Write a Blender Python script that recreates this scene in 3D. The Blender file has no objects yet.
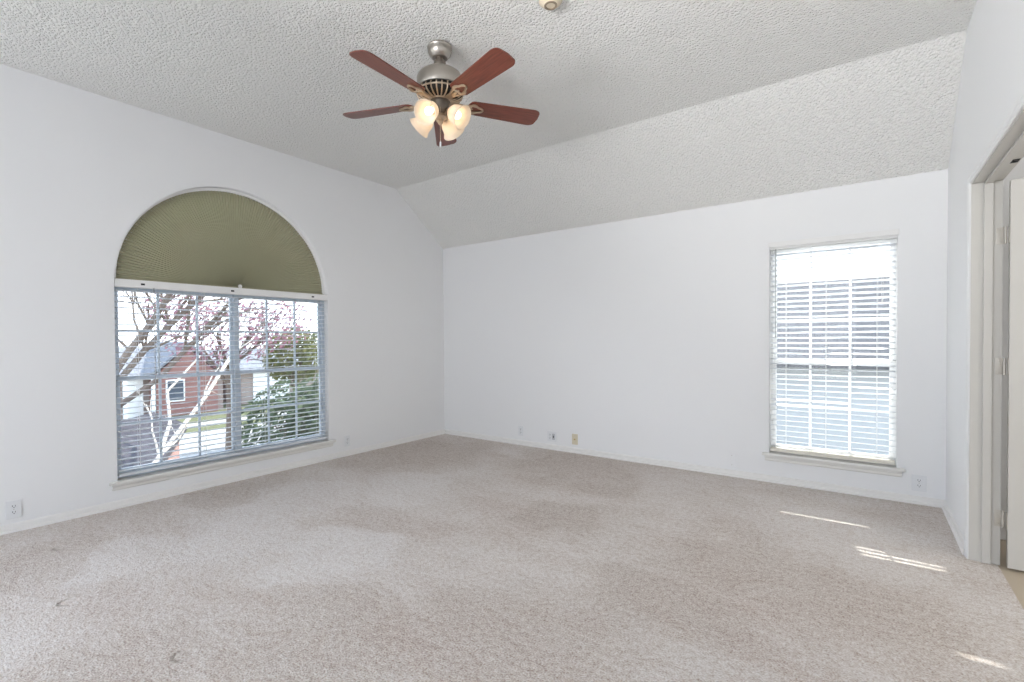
import bpy, bmesh, math, random
from mathutils import Vector, Matrix
S = bpy.context.scene
COL = S.collection
PI = math.pi
R = math.radians

# ------------------------------------------------------------------ camera
W, SLOPE, LOW, HIGH = 4.931, 0.80, 2.44, 3.032       # room width, run of the sloped ceiling, wall heights
REAR = -7.9                                          # rear wall behind the camera
CAM = Vector((4.46205, -4.76911, 1.23795))
rx = Vector((0.80055818, 0.59922188, -0.00630404))
ry = Vector((-0.00379084, 0.01558357, 0.99987138))
rz = Vector((0.59924305, -0.80043132, 0.01474711))
cd = bpy.data.cameras.new('camera')
cam = bpy.data.objects.new('camera', cd)
COL.objects.link(cam)
cam.matrix_world = Matrix(((rx.x, ry.x, rz.x, CAM.x), (rx.y, ry.y, rz.y, CAM.y), (rx.z, ry.z, rz.z, CAM.z), (0, 0, 0, 1)))
cd.sensor_width = 36
cd.lens = 490.998 / 1024 * 36
cd.shift_x = (512 - 497.919) / 1024
cd.shift_y = (346.830 - 341) / 1024
cd.clip_start = 0.02
cd.clip_end = 300
S.camera = cam

# ------------------------------------------------------------------ view, sky, sun, large lights
S.view_settings.view_transform = 'Standard'
S.view_settings.look = 'None'
S.view_settings.gamma = 1
S.view_settings.use_curve_mapping = False
S.view_settings.exposure = 0.32

wd = bpy.data.worlds.new('sky')
S.world = wd
wd.use_nodes = True
wn = wd.node_tree
bg = wn.nodes['Background']
tc = wn.nodes.new('ShaderNodeTexCoord')
sp = wn.nodes.new('ShaderNodeSeparateXYZ')
cr = wn.nodes.new('ShaderNodeValToRGB')
cr.color_ramp.elements[0].position = 0.0
cr.color_ramp.elements[0].color = (0.91, 0.95, 1.02, 1)
cr.color_ramp.elements[1].position = 0.6
cr.color_ramp.elements[1].color = (0.62, 0.77, 1.02, 1)
wn.links.new(tc.outputs['Generated'], sp.inputs[0])
wn.links.new(sp.outputs['Z'], cr.inputs[0])
wn.links.new(cr.outputs[0], bg.inputs['Color'])
bg.inputs['Strength'].default_value = 3.2

SUN_DIR = Vector((0.16, -1.0, -0.85)).normalized()
sl = bpy.data.lights.new('sun', 'SUN')
sl.energy = 10.0
sl.angle = R(0.53)
sl.color = (1.0, 0.95, 0.88)
so = bpy.data.objects.new('sun', sl)
COL.objects.link(so)
so.rotation_euler = SUN_DIR.to_track_quat('-Z', 'Y').to_euler()


def area(name, loc, direction, sx, sy, power, color):
    l = bpy.data.lights.new(name, 'AREA')
    l.shape = 'RECTANGLE'
    l.size, l.size_y, l.energy, l.color = sx, sy, power, color
    o = bpy.data.objects.new(name, l)
    COL.objects.link(o)
    o.location = loc
    o.rotation_euler = Vector(direction).to_track_quat('-Z', 'Y').to_euler()
    return o


# added fill light shining in through the rear wall's made-up opening
area('rear_fill', (2.35, REAR - 0.3, 1.45), (0, 1, 0), 3.9, 2.3, 10, (0.97, 0.98, 1.0))
# added fill for right wall and ceiling, through a made-up opening behind the camera
area('side_fill', (-0.35, -6.3, 1.40), (1, 0, 0), 2.5, 2.1, 25, (0.95, 0.98, 1.02))
# added unseen lamp aimed up to brighten the ceiling from behind the camera
fl = area('ceiling_fill', (2.6, -6.4, 1.5), (1.75, 4.6, 2.2), 0.7, 0.7, 19, (0.97, 0.98, 1.0))
fl.data.spread = R(62)
# unseen fill added in the next room to brighten the left wall
area('hall_fill', (7.15, -2.3, 1.35), (-1, 0, 0), 2.2, 2.0, 29, (1.0, 0.99, 0.97))

# ------------------------------------------------------------------ materials
def srgb(r, g, b):
    def f(c):
        c /= 255
        return c / 12.92 if c <= 0.04045 else ((c + 0.055) / 1.055) ** 2.4
    return (f(r), f(g), f(b), 1)


def mat(name, col, rough=0.6, metal=0.0, spec=0.4):
    m = bpy.data.materials.new(name)
    m.use_nodes = True
    b = m.node_tree.nodes['Principled BSDF']
    b.inputs['Base Color'].default_value = col
    b.inputs['Roughness'].default_value = rough
    b.inputs['Metallic'].default_value = metal
    b.inputs['Specular IOR Level'].default_value = spec
    return m


def nd(m, t, **kw):
    n = m.node_tree.nodes.new(t)
    for k, v in kw.items():
        if k in n.inputs:
            n.inputs[k].default_value = v
        else:
            setattr(n, k, v)
    return n


def lk(m, a, b):
    m.node_tree.links.new(a, b)


def bsdf(m):
    return m.node_tree.nodes['Principled BSDF']


def add_bump(m, height, strength, dist):
    bp = nd(m, 'ShaderNodeBump', Strength=strength, Distance=dist)
    lk(m, height, bp.inputs['Height'])
    prev = bsdf(m).inputs['Normal']
    lk(m, bp.outputs[0], prev)
    return bp


def objco(m):
    return nd(m, 'ShaderNodeTexCoord').outputs['Object']


def noise(m, co, scale, detail=2.0, rough=0.5):
    n = nd(m, 'ShaderNodeTexNoise', Scale=scale, Detail=detail, Roughness=rough)
    lk(m, co, n.inputs['Vector'])
    return n.outputs['Fac']


def ramp(m, fac, stops):
    r = nd(m, 'ShaderNodeValToRGB')
    els = r.color_ramp.elements
    while len(els) < len(stops):
        els.new(0.5)
    for e, (p, c) in zip(els, stops):
        e.position = p
        e.color = c
    lk(m, fac, r.inputs[0])
    return r.outputs[0]


def mathn(m, op, a, b=None):
    n = nd(m, 'ShaderNodeMath', operation=op)
    for i, v in enumerate((a, b)):
        if v is None:
            continue
        if isinstance(v, (int, float)):
            n.inputs[i].default_value = v
        else:
            lk(m, v, n.inputs[i])
    return n.outputs[0]


def mixc(m, fac, a, b, mode='MIX'):
    n = nd(m, 'ShaderNodeMix', data_type='RGBA', blend_type=mode)
    for sock, v in ((n.inputs[0], fac), (n.inputs[6], a), (n.inputs[7], b)):
        if isinstance(v, (int, float, tuple)):
            sock.default_value = v
        else:
            lk(m, v, sock)
    return n.outputs[2]


M = {}
# painted drywall
m = M['wall'] = mat('wall_paint', srgb(234, 234, 234), 0.62, 0, 0.25)
add_bump(m, noise(m, objco(m), 55, 3), 0.10, 0.004)
# sprayed popcorn ceiling
m = M['ceiling'] = mat('popcorn_texture', srgb(243, 242, 238), 0.9, 0, 0.1)
co = objco(m)
n1 = noise(m, co, 120, 2, 0.7)
v = nd(m, 'ShaderNodeTexVoronoi', Scale=62.0, feature='F1')
lk(m, co, v.inputs['Vector'])
h = mathn(m, 'SUBTRACT', mathn(m, 'MULTIPLY', n1, 0.9), v.outputs['Distance'])
add_bump(m, h, 1.0, 0.012)
# carpet
m = M['carpet'] = mat('cut_pile_carpet', srgb(186, 176, 170), 0.95, 0, 0.05)
co = objco(m)
mp = nd(m, 'ShaderNodeMapping')
mp.inputs['Rotation'].default_value = (0, 0, R(28))
mp.inputs['Scale'].default_value = (0.7, 1.5, 1)
lk(m, co, mp.inputs['Vector'])
wear = noise(m, mp.outputs[0], 1.5, 5, 0.55)
patch = noise(m, co, 0.9, 3, 0.5)
tuft = noise(m, co, 130, 2, 0.6)
clump = noise(m, co, 38, 3, 0.6)
c1 = ramp(m, wear, [(0.34, srgb(205, 195, 188)), (0.52, srgb(212, 204, 198)), (0.68, srgb(217, 210, 205))])
wob = nd(m, 'ShaderNodeTexNoise', Scale=2.2, Detail=4.0)
lk(m, co, wob.inputs['Vector'])
wv_ = nd(m, 'ShaderNodeVectorMath', operation='MULTIPLY_ADD')
lk(m, wob.outputs['Color'], wv_.inputs[0])
wv_.inputs[1].default_value = (0.9, 0.9, 0)
wv_.inputs[2].default_value = (-0.45, -0.45, 0)
wa_ = nd(m, 'ShaderNodeVectorMath', operation='ADD')
lk(m, co, wa_.inputs[0])
lk(m, wv_.outputs[0], wa_.inputs[1])


def patches(lst):
    tot = None
    for (px_, py_, r_, k_) in lst:
        d_ = nd(m, 'ShaderNodeVectorMath', operation='DISTANCE')
        lk(m, wa_.outputs[0], d_.inputs[0])
        d_.inputs[1].default_value = (px_, py_, 0)
        q_ = nd(m, 'ShaderNodeMapRange', interpolation_type='SMOOTHSTEP')
        q_.inputs['From Min'].default_value = r_ * 1.25
        q_.inputs['From Max'].default_value = r_ * 0.6
        q_.inputs['To Max'].default_value = k_
        lk(m, d_.outputs['Value'], q_.inputs['Value'])
        tot = q_.outputs[0] if tot is None else mathn(m, 'MAXIMUM', tot, q_.outputs[0])
    return tot


# less trodden, brushed-up pile and soiled, flattened pile
c2 = mixc(m, patches([(1.27, -3.26, .45, .8), (1.0, -3.7, .35, .6), (1.95, -3.1, .35, 1), (1.35, -1.9, .5, .7), (.9, -2.6, .5, .6), (4.2, -1.1, .55, .4)]), c1, srgb(221, 215, 211))
c2 = mixc(m, patches([(.6, -1.0, .8, .8), (.65, -4.2, .4, .7), (2.85, -1.85, .3, .8), (2.7, -.9, .35, .7), (3.65, -2.5, .4, .8), (3.9, -1.8, .4, .8), (4.4, -2.0, .4, .7),
                      (2.2, -4.1, .4, .7), (2.69, -3.58, .4, .7), (2.2, -.5, .7, .7), (3.3, -3.2, .5, .6), (.3, -3.0, .35, .6)]), c2, srgb(198, 188, 180))
mp3 = nd(m, 'ShaderNodeMapping')
mp3.inputs['Rotation'].default_value = (0, 0, R(62))
mp3.inputs['Scale'].default_value = (2.5, 13, 1)
lk(m, wa_.outputs[0], mp3.inputs['Vector'])
streak = noise(m, mp3.outputs[0], 1.6, 4, 0.6)
c2 = mixc(m, 0.22, c2, ramp(m, streak, [(0.36, (0.25, 0.24, 0.23, 1)), (0.5, (0.5, 0.5, 0.5, 1)), (0.7, (0.62, 0.62, 0.62, 1))]), 'OVERLAY')
c3 = mixc(m, 0.68, c2, ramp(m, tuft, [(0.32, (0.20, 0.19, 0.185, 1)), (0.5, (0.5, 0.5, 0.5, 1)), (0.70, (0.74, 0.74, 0.74, 1))]), 'OVERLAY')
c4 = mixc(m, 0.45, c3, ramp(m, clump, [(0.32, (0.26, 0.25, 0.245, 1)), (0.5, (0.5, 0.5, 0.5, 1)), (0.68, (0.70, 0.70, 0.70, 1))]), 'OVERLAY')
lk(m, c4, bsdf(m).inputs['Base Color'])
hh = mathn(m, 'ADD', mathn(m, 'MULTIPLY', tuft, 0.5), mathn(m, 'MULTIPLY', clump, 0.6))
add_bump(m, hh, 0.8, 0.012)
# trims, doors, plastics
M['trim'] = mat('trim_paint', srgb(226, 224, 219), 0.4, 0, 0.4)
M['base'] = mat('baseboard_paint', srgb(233, 231, 228), 0.42, 0, 0.4)
M['casing'] = mat('casing_paint', srgb(232, 232, 231), 0.45, 0, 0.35)
M['door'] = mat('door_paint', srgb(194, 192, 187), 0.42, 0, 0.4)
M['vinyl'] = mat('window_vinyl', srgb(206, 214, 222), 0.4, 0, 0.4)
M['blind'] = mat('blind_slat_white', srgb(240, 242, 245), 0.45, 0, 0.35)
_nt = M['blind'].node_tree
_tr = _nt.nodes.new('ShaderNodeBsdfTranslucent')
_tr.inputs['Color'].default_value = srgb(244, 245, 246)
_mx = _nt.nodes.new('ShaderNodeMixShader')
_mx.inputs[0].default_value = 0.38
_out = [n for n in _nt.nodes if n.type == 'OUTPUT_MATERIAL'][0]
_nt.links.new(bsdf(M['blind']).outputs[0], _mx.inputs[1])
_nt.links.new(_tr.outputs[0], _mx.inputs[2])
_nt.links.new(_mx.outputs[0], _out.inputs[0])
M['rail'] = mat('blind_rail_white', srgb(232, 231, 229), 0.45, 0, 0.35)
M['railcream'] = mat('blind_rail_cream', srgb(226, 220, 208), 0.45, 0, 0.35)
M['cord'] = mat('blind_cord', srgb(236, 236, 232), 0.8)
M['wand'] = mat('clear_wand', srgb(150, 152, 150), 0.2, 0, 0.6)
M['dark'] = mat('dark_hole', srgb(30, 30, 32), 0.7)
M['plate'] = mat('outlet_plate', srgb(226, 227, 228), 0.35, 0, 0.45)
M['greyplastic'] = mat('grey_plastic', srgb(188, 189, 191), 0.45)
M['slot'] = mat('outlet_slot', srgb(70, 70, 70), 0.6)
M['almond'] = mat('almond_plastic', srgb(214, 204, 180), 0.4, 0, 0.4)
M['brass'] = mat('brass', srgb(190, 165, 110), 0.3, 1.0)
M['steel'] = mat('hinge_steel', srgb(190, 186, 178), 0.4, 0.4)
M['nickel'] = mat('brushed_nickel', srgb(176, 170, 162), 0.34, 1.0)
M['antique'] = mat('antique_nickel', srgb(190, 172, 150), 0.38, 0.9)
M['darknickel'] = mat('dark_nickel', srgb(120, 112, 104), 0.35, 1.0)
M['black'] = mat('vent_black', srgb(28, 26, 25), 0.6)
M['bone'] = mat('aged_plastic', srgb(216, 202, 180), 0.5)
M['bonedark'] = mat('aged_plastic_slot', srgb(140, 124, 104), 0.6)
# cherry blade
m = M['cherry'] = mat('cherry_veneer', srgb(120, 62, 44), 0.33, 0, 0.5)
mp = nd(m, 'ShaderNodeMapping')
mp.inputs['Scale'].default_value = (3, 45, 3)
lk(m, objco(m), mp.inputs['Vector'])
g = noise(m, mp.outputs[0], 2.2, 4, 0.6)
lk(m, ramp(m, g, [(0.3, srgb(92, 46, 35)), (0.55, srgb(118, 62, 47)), (0.75, srgb(132, 76, 58))]), bsdf(m).inputs['Base Color'])


# thin glass
def glass(name, tint):
    m = bpy.data.materials.new(name)
    m.use_nodes = True
    nt = m.node_tree
    nt.nodes.clear()
    out = nt.nodes.new('ShaderNodeOutputMaterial')
    mx = nt.nodes.new('ShaderNodeMixShader')
    fr = nt.nodes.new('ShaderNodeFresnel')
    fr.inputs['IOR'].default_value = 1.3
    t = nt.nodes.new('ShaderNodeBsdfTransparent')
    t.inputs['Color'].default_value = tint
    gl = nt.nodes.new('ShaderNodeBsdfGlossy')
    gl.inputs['Roughness'].default_value = 0.02
    nt.links.new(fr.outputs[0], mx.inputs[0])
    nt.links.new(t.outputs[0], mx.inputs[1])
    nt.links.new(gl.outputs[0], mx.inputs[2])
    nt.links.new(mx.outputs[0], out.inputs[0])
    return m


M['glass'] = glass('window_glass', (0.96, 0.98, 0.98, 1))


def translucent(name, col, trans, rough=0.8):
    m = bpy.data.materials.new(name)
    m.use_nodes = True
    nt = m.node_tree
    nt.nodes.clear()
    out = nt.nodes.new('ShaderNodeOutputMaterial')
    mx = nt.nodes.new('ShaderNodeMixShader')
    mx.inputs[0].default_value = trans
    d = nt.nodes.new('ShaderNodeBsdfDiffuse')
    t = nt.nodes.new('ShaderNodeBsdfTranslucent')
    d.inputs['Color'].default_value = col
    t.inputs['Color'].default_value = col
    nt.links.new(d.outputs[0], mx.inputs[1])
    nt.links.new(t.outputs[0], mx.inputs[2])
    nt.links.new(mx.outputs[0], out.inputs[0])
    return m


M['frost'] = translucent('frosted_shade_glass', srgb(250, 240, 226), 0.5)
M['sage'] = translucent('sage_pleated_fabric', srgb(162, 158, 132), 0.12)
m = M['bulb'] = bpy.data.materials.new('lit_bulb')
m.use_nodes = True
m.node_tree.nodes.clear()
eo = m.node_tree.nodes.new('ShaderNodeOutputMaterial')
em = m.node_tree.nodes.new('ShaderNodeEmission')
em.inputs['Color'].default_value = (1.0, 0.80, 0.56, 1)
em.inputs['Strength'].default_value = 4.5
lk(m, em.outputs[0], eo.inputs[0])


# outdoors
def leafmat(name, a, b, t=0.35):
    m = translucent(name, a, t)
    info = m.node_tree.nodes.new('ShaderNodeTexCoord')
    n = m.node_tree.nodes.new('ShaderNodeTexNoise')
    n.inputs['Scale'].default_value = 3.0
    r = m.node_tree.nodes.new('ShaderNodeValToRGB')
    r.color_ramp.elements[0].position = 0.35
    r.color_ramp.elements[1].position = 0.65
    r.color_ramp.elements[0].color = a
    r.color_ramp.elements[1].color = b
    lk(m, info.outputs['Object'], n.inputs['Vector'])
    lk(m, n.outputs['Fac'], r.inputs[0])
    for x in m.node_tree.nodes:
        if x.type in ('BSDF_DIFFUSE', 'BSDF_TRANSLUCENT'):
            lk(m, r.outputs[0], x.inputs['Color'])
    return m


M['blossom'] = leafmat('plum_blossom', srgb(164, 128, 138), srgb(126, 92, 102))
M['green'] = leafmat('green_leaf', srgb(98, 114, 82), srgb(66, 84, 60))
M['dkgreen'] = leafmat('dark_leaf', srgb(104, 114, 90), srgb(76, 88, 70))
M['yellow'] = leafmat('yellow_leaf', srgb(132, 130, 92), srgb(98, 104, 70))
M['bark'] = mat('grey_brown_bark', srgb(104, 90, 80), 0.9)
M['palebark'] = mat('pale_bark', srgb(170, 162, 152), 0.9)
m = M['brick'] = mat('red_brick', srgb(180, 110, 96), 0.9)
bt = nd(m, 'ShaderNodeTexBrick', Scale=4.0)
bt.inputs['Color1'].default_value = srgb(146, 106, 98)
bt.inputs['Color2'].default_value = srgb(130, 92, 86)
bt.inputs['Mortar'].default_value = srgb(150, 136, 128)
lk(m, bt.outputs['Color'], bsdf(m).inputs['Base Color'])
bmp = nd(m, 'ShaderNodeMapping')
bmp.inputs['Rotation'].default_value = (R(90), 0, R(90))
lk(m, objco(m), bmp.inputs['Vector'])
lk(m, bmp.outputs[0], bt.inputs['Vector'])


def shingle(name, a, b):
    m = mat(name, a, 0.95, 0, 0.1)
    mp = nd(m, 'ShaderNodeMapping')
    mp.inputs['Scale'].default_value = (2, 2, 9)
    lk(m, objco(m), mp.inputs['Vector'])
    lk(m, ramp(m, noise(m, mp.outputs[0], 3, 3), [(0.35, a), (0.65, b)]), bsdf(m).inputs['Base Color'])
    return m


M['roof'] = shingle('charcoal_shingle', srgb(54, 53, 58), srgb(68, 66, 71))
M['roofpale'] = shingle('weathered_shingle', srgb(104, 105, 110), srgb(126, 127, 131))
M['roofmid'] = shingle('grey_shingle', srgb(78, 77, 78), srgb(94, 92, 92))
m = M['siding'] = mat('pale_siding', srgb(160, 162, 164), 0.7)
wv = nd(m, 'ShaderNodeTexWave', Scale=3.2, bands_direction='Z', wave_profile='SAW')
lk(m, objco(m), wv.inputs['Vector'])
add_bump(m, wv.outputs['Fac'], 0.6, 0.02)
M['white'] = mat('exterior_white', srgb(238, 238, 236), 0.6)
M['winglass'] = mat('dark_window_glass', srgb(70, 78, 90), 0.1, 0, 0.6)
m = M['lawn'] = mat('lawn_grass', srgb(150, 158, 112), 1.0, 0, 0.0)
lk(m, ramp(m, noise(m, objco(m), 2.0, 6, 0.7), [(0.3, srgb(84, 84, 62)), (0.6, srgb(100, 102, 80)), (0.8, srgb(112, 108, 90))]), bsdf(m).inputs['Base Color'])
M['concrete'] = mat('concrete', srgb(140, 138, 134), 0.9, 0, 0.1)
M['tan'] = mat('tan_vinyl_floor', srgb(190, 176, 156), 0.5, 0, 0.3)


# ------------------------------------------------------------------ mesh helpers
class B:
    def __init__(s):
        s.bm = bmesh.new()

    def box(s, x0, x1, y0, y1, z0, z1, bev=0.0, mx=None):
        g = bmesh.ops.create_cube(s.bm, size=1)
        vs = g['verts']
        for v in vs:
            v.co = Vector(((x0 + x1) / 2 + v.co.x * (x1 - x0), (y0 + y1) / 2 + v.co.y * (y1 - y0), (z0 + z1) / 2 + v.co.z * (z1 - z0)))
        if bev:
            es = list({e for v in vs for e in v.link_edges})
            r = bmesh.ops.bevel(s.bm, geom=es, offset=bev, segments=2, affect='EDGES', profile=0.6)
            vs = list({v for f in r['faces'] for v in f.verts} | {v for v in vs if v.is_valid})
        if mx is not None:
            for v in vs:
                v.co = mx @ v.co
        return s

    def prism(s, pts, axis, a, b):
        """a 2D outline swept along an axis; pts are the other two coordinates in xyz order"""
        def p3(p, t):
            c = list(p)
            c.insert('xyz'.index(axis), t)
            return Vector(c)
        v0 = [s.bm.verts.new(p3(p, a)) for p in pts]
        v1 = [s.bm.verts.new(p3(p, b)) for p in pts]
        n = len(pts)
        s.bm.faces.new(v0)
        s.bm.faces.new(list(reversed(v1)))
        for i in range(n):
            s.bm.faces.new((v0[i], v1[i], v1[(i + 1) % n], v0[(i + 1) % n]))
        return s

    def lathe(s, prof, seg=32, mx=None, cap=True):
        rings = []
        for (r, z) in prof:
            rings.append([s.bm.verts.new((mx @ Vector((r * math.cos(2 * PI * k / seg), r * math.sin(2 * PI * k / seg), z))) if mx is not None
                          else Vector((r * math.cos(2 * PI * k / seg), r * math.sin(2 * PI * k / seg), z))) for k in range(seg)])
        for a, b in zip(rings, rings[1:]):
            for k in range(seg):
                s.bm.faces.new((a[k], a[(k + 1) % seg], b[(k + 1) % seg], b[k]))
        if cap:
            if prof[0][0] > 1e-4:
                s.bm.faces.new(list(reversed(rings[0])))
            if prof[-1][0] > 1e-4:
                s.bm.faces.new(rings[-1])
        return s

    def tube(s, pts, r, seg=8, closed=False, cap=True):
        pts = [Vector(p) for p in pts]
        n = len(pts)
        rs = r if isinstance(r, (list, tuple)) else [r] * n
        rings = []
        up = Vector((0.13, 0.31, 0.94))
        for i, p in enumerate(pts):
            if closed:
                t = pts[(i + 1) % n] - pts[i - 1]
            else:
                t = pts[min(i + 1, n - 1)] - pts[max(i - 1, 0)]
            t.normalize()
            a = t.cross(up)
            if a.length < 1e-3:
                a = t.cross(Vector((1, 0, 0)))
            a.normalize()
            b = t.cross(a)
            rings.append([s.bm.verts.new(p + a * rs[i] * math.cos(2 * PI * k / seg) + b * rs[i] * math.sin(2 * PI * k / seg)) for k in range(seg)])
        m_ = n if closed else n - 1
        for i in range(m_):
            a, b = rings[i], rings[(i + 1) % n]
            for k in range(seg):
                s.bm.faces.new((a[k], a[(k + 1) % seg], b[(k + 1) % seg], b[k]))
        if cap and not closed:
            s.bm.faces.new(list(reversed(rings[0])))
            s.bm.faces.new(rings[-1])
        return s

    def poly(s, pts):
        s.bm.faces.new([s.bm.verts.new(Vector(p)) for p in pts])
        return s

    def build(s, name, material, parent=None, smooth=False, loc=None):
        bmesh.ops.recalc_face_normals(s.bm, faces=s.bm.faces[:])
        me = bpy.data.meshes.new(name)
        s.bm.to_mesh(me)
        s.bm.free()
        if smooth:
            for p in me.polygons:
                p.use_smooth = True
            try:
                me.set_sharp_from_angle(angle=R(40))
            except Exception:
                pass
        o = bpy.data.objects.new(name, me)
        COL.objects.link(o)
        if material:
            me.materials.append(material)
        if parent is not None:
            o.parent = parent
        if loc is not None:
            o.location = loc
        return o


def tag(o, label=None, cat=None, group=None, kind=None):
    if label: o['label'] = label
    if cat: o['category'] = cat
    if group: o['group'] = group
    if kind: o['kind'] = kind
    return o


def struct(o, label, cat):
    return tag(o, label, cat, None, 'structure')


def empty(name, loc):
    o = bpy.data.objects.new(name, None)
    COL.objects.link(o)
    o.location = loc
    o.empty_display_size = 0.1
    return o


def plate_with_holes(outer, holes, thick):
    """flat outline with holes, thickened: returns a mesh in local XY, depth along Z from 0 to thick"""
    cu = bpy.data.curves.new('outline', 'CURVE')
    cu.dimensions = '2D'
    cu.fill_mode = 'BOTH'
    cu.extrude = thick / 2
    for pts in [outer] + holes:
        sp_ = cu.splines.new('POLY')
        sp_.points.add(len(pts) - 1)
        for p, q in zip(sp_.points, pts):
            p.co = (q[0], q[1], 0, 1)
        sp_.use_cyclic_u = True
    tmp = bpy.data.objects.new('outline', cu)
    COL.objects.link(tmp)
    dg = bpy.context.evaluated_depsgraph_get()
    dg.update()
    me = bpy.data.meshes.new_from_object(tmp.evaluated_get(dg))
    bpy.data.objects.remove(tmp)
    bpy.data.curves.remove(cu)
    bm = bmesh.new()
    bm.from_mesh(me)
    bmesh.ops.remove_doubles(bm, verts=bm.verts[:], dist=1e-5)
    bpy.data.meshes.remove(me)
    return bm


def wall_mesh(name, outer, holes, to3, thick, material):
    bm = plate_with_holes(outer, holes, thick)
    for v in bm.verts:
        v.co = to3(v.co)
    b = B()
    b.bm.free()
    b.bm = bm
    return b.build(name, material)


# ------------------------------------------------------------------ room shell
T = 0.14
# arched window opening in the left wall
AY, AZ, AR = -2.648, 1.680, 0.905
Y1, Y2, ZS = AY - AR, AY + AR, 0.200
arch = [(Y1, ZS), (Y2, ZS)] + [(AY + AR * math.cos(t), AZ + AR * math.sin(t)) for t in [PI * k / 48 for k in range(49)]]
prof = [(0, 0), (0, LOW), (-SLOPE, HIGH), (REAR, HIGH), (REAR, 0)]
o = wall_mesh('wall_left', [(y, z) for y, z in prof], [arch, [(-7.55, 0.3), (-5.05, 0.3), (-5.05, 2.5), (-7.55, 2.5)]], lambda c: Vector((-T / 2 + c.z, c.x, c.y)), T, M['wall'])  # the rectangular opening is added to let the side fill in
struct(o, 'white painted gable wall holding the arched window', 'wall')

# right window opening in the back wall
WX1, WX2, WZ1, WZ2 = 3.800, 4.655, 0.250, 2.035
o = wall_mesh('wall_back', [(-T, 0), (W + T, 0), (W + T, LOW + 0.1), (-T, LOW + 0.1)], [[(WX1, WZ1), (WX2, WZ1), (WX2, WZ2), (WX1, WZ2)]],
              lambda c: Vector((c.x, T / 2 + c.z, c.y)), T, M['wall'])
struct(o, 'long white painted wall below the sloped ceiling, with the tall window', 'wall')

# right wall with the doorway
DY1, DY2, DZ = -1.038, -2.586, 2.075
TR = 0.11
o = wall_mesh('wall_right', [(0, 0), (0, LOW), (-SLOPE, HIGH), (REAR, HIGH), (REAR, 0), (DY2 - 0.012, 0), (DY2 - 0.012, DZ + 0.012), (DY1 + 0.012, DZ + 0.012), (DY1 + 0.012, 0)], [],
              lambda c: Vector((W + TR / 2 + c.z, c.x, c.y)), TR, M['wall'])
struct(o, 'white painted side wall with the doorway opening', 'wall')

# rear wall behind the viewer, its wide opening added to let the fill in
o = wall_mesh('wall_rear', [(-T, 0), (W + T, 0), (W + T, HIGH), (-T, HIGH)], [[(0.4, 0.3), (4.3, 0.3), (4.3, 2.6), (0.4, 2.6)]],
              lambda c: Vector((c.x, REAR - T / 2 + c.z, c.y)), T, M['wall'])
struct(o, 'white rear wall with a wide opening', 'wall')

b = B()
ct = 0.15
b.prism([(T, LOW - T * (HIGH - LOW) / SLOPE), (0, LOW), (-SLOPE, HIGH), (REAR - T, HIGH), (REAR - T, HIGH + ct), (-SLOPE - 0.05, HIGH + ct), (T, LOW + 0.08)], 'x', -T, W + T)
bmesh.ops.translate(b.bm, verts=b.bm.verts[:], vec=(0, 0, 0))
o = b.build('ceiling', M['ceiling'])
struct(o, 'pale popcorn textured ceiling, flat and then sloping down to the long wall', 'ceiling')

# carpet: a slab with pressed-in furniture dents
b = B()
b.box(-0.02, W + 0.11, REAR, 0.02, -0.08, 0.0)
o = b.build('floor', M['carpet'])
struct(o, 'wall to wall beige carpet with worn traffic streaks', 'floor')
m = M['carpet']
geo_co = objco(m)
dent_fac = None
for (dx, dy, dr) in ((1.423, -4.143, 0.045), (2.312, -3.979, 0.05), (0.585, -4.002, 0.04)):
    vm = nd(m, 'ShaderNodeVectorMath', operation='DISTANCE')
    lk(m, geo_co, vm.inputs[0])
    vm.inputs[1].default_value = (dx, dy, 0)
    mr = nd(m, 'ShaderNodeMapRange', interpolation_type='SMOOTHSTEP')
    mr.inputs['From Min'].default_value = dr * 0.55
    mr.inputs['From Max'].default_value = dr
    lk(m, vm.outputs['Value'], mr.inputs['Value'])
    dent_fac = mr.outputs[0] if dent_fac is None else mathn(m, 'MULTIPLY', dent_fac, mr.outputs[0])
bp0 = [n for n in m.node_tree.nodes if n.type == 'BUMP'][0]
bp2 = nd(m, 'ShaderNodeBump', Strength=0.9, Distance=0.013)
lk(m, dent_fac, bp2.inputs['Height'])
lk(m, bp2.outputs[0], bp0.inputs['Normal'])


def baseboard(name, path_fn, length, label):
    """path_fn(s, d, z): s along the wall, d out from the wall"""
    prof_ = [(0, 0), (0.024, 0), (0.024, 0.010), (0.020, 0.017), (0.011, 0.019), (0.011, 0.046), (0.007, 0.053), (0, 0.056)]
    bb = B()
    rows = []
    for s_ in length:
        rows.append([bb.bm.verts.new(path_fn(s_, d, z)) for d, z in prof_])
    k = len(prof_)
    bb.bm.faces.new(rows[0])
    bb.bm.faces.new(list(reversed(rows[1])))
    for i in range(k):
        bb.bm.faces.new((rows[0][i], rows[1][i], rows[1][(i + 1) % k], rows[0][(i + 1) % k]))
    return struct(bb.build(name, M['base']), label, 'baseboard')


baseboard('baseboard_left', lambda s_, d, z: Vector((d, s_, z)), (0, REAR), 'low cream baseboard along the arched window wall')
baseboard('baseboard_back', lambda s_, d, z: Vector((s_, -d, z)), (0, W), 'low cream baseboard along the long wall')
baseboard('baseboard_right', lambda s_, d, z: Vector((W - d, s_, z)), (0, DY1 + 0.062), 'short cream baseboard between corner and doorway')
baseboard('baseboard_rear', lambda s_, d, z: Vector((s_, REAR + d, z)), (0, W), 'low cream baseboard on the rear wall')

# ------------------------------------------------------------------ doorway: casing, jamb, door
cp = [(0, 0), (0.010, 0), (0.014, 0.004), (0.015, 0.020), (0.011, 0.026), (0.016, 0.032), (0.017, 0.052), (0.012, 0.058), (0, 0.058)]  # (out from wall, away from opening)
tr = empty('trim_1', (W, DY1, 0))
struct(tr, 'moulded off-white casing and jamb around the doorway', 'door trim')


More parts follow.
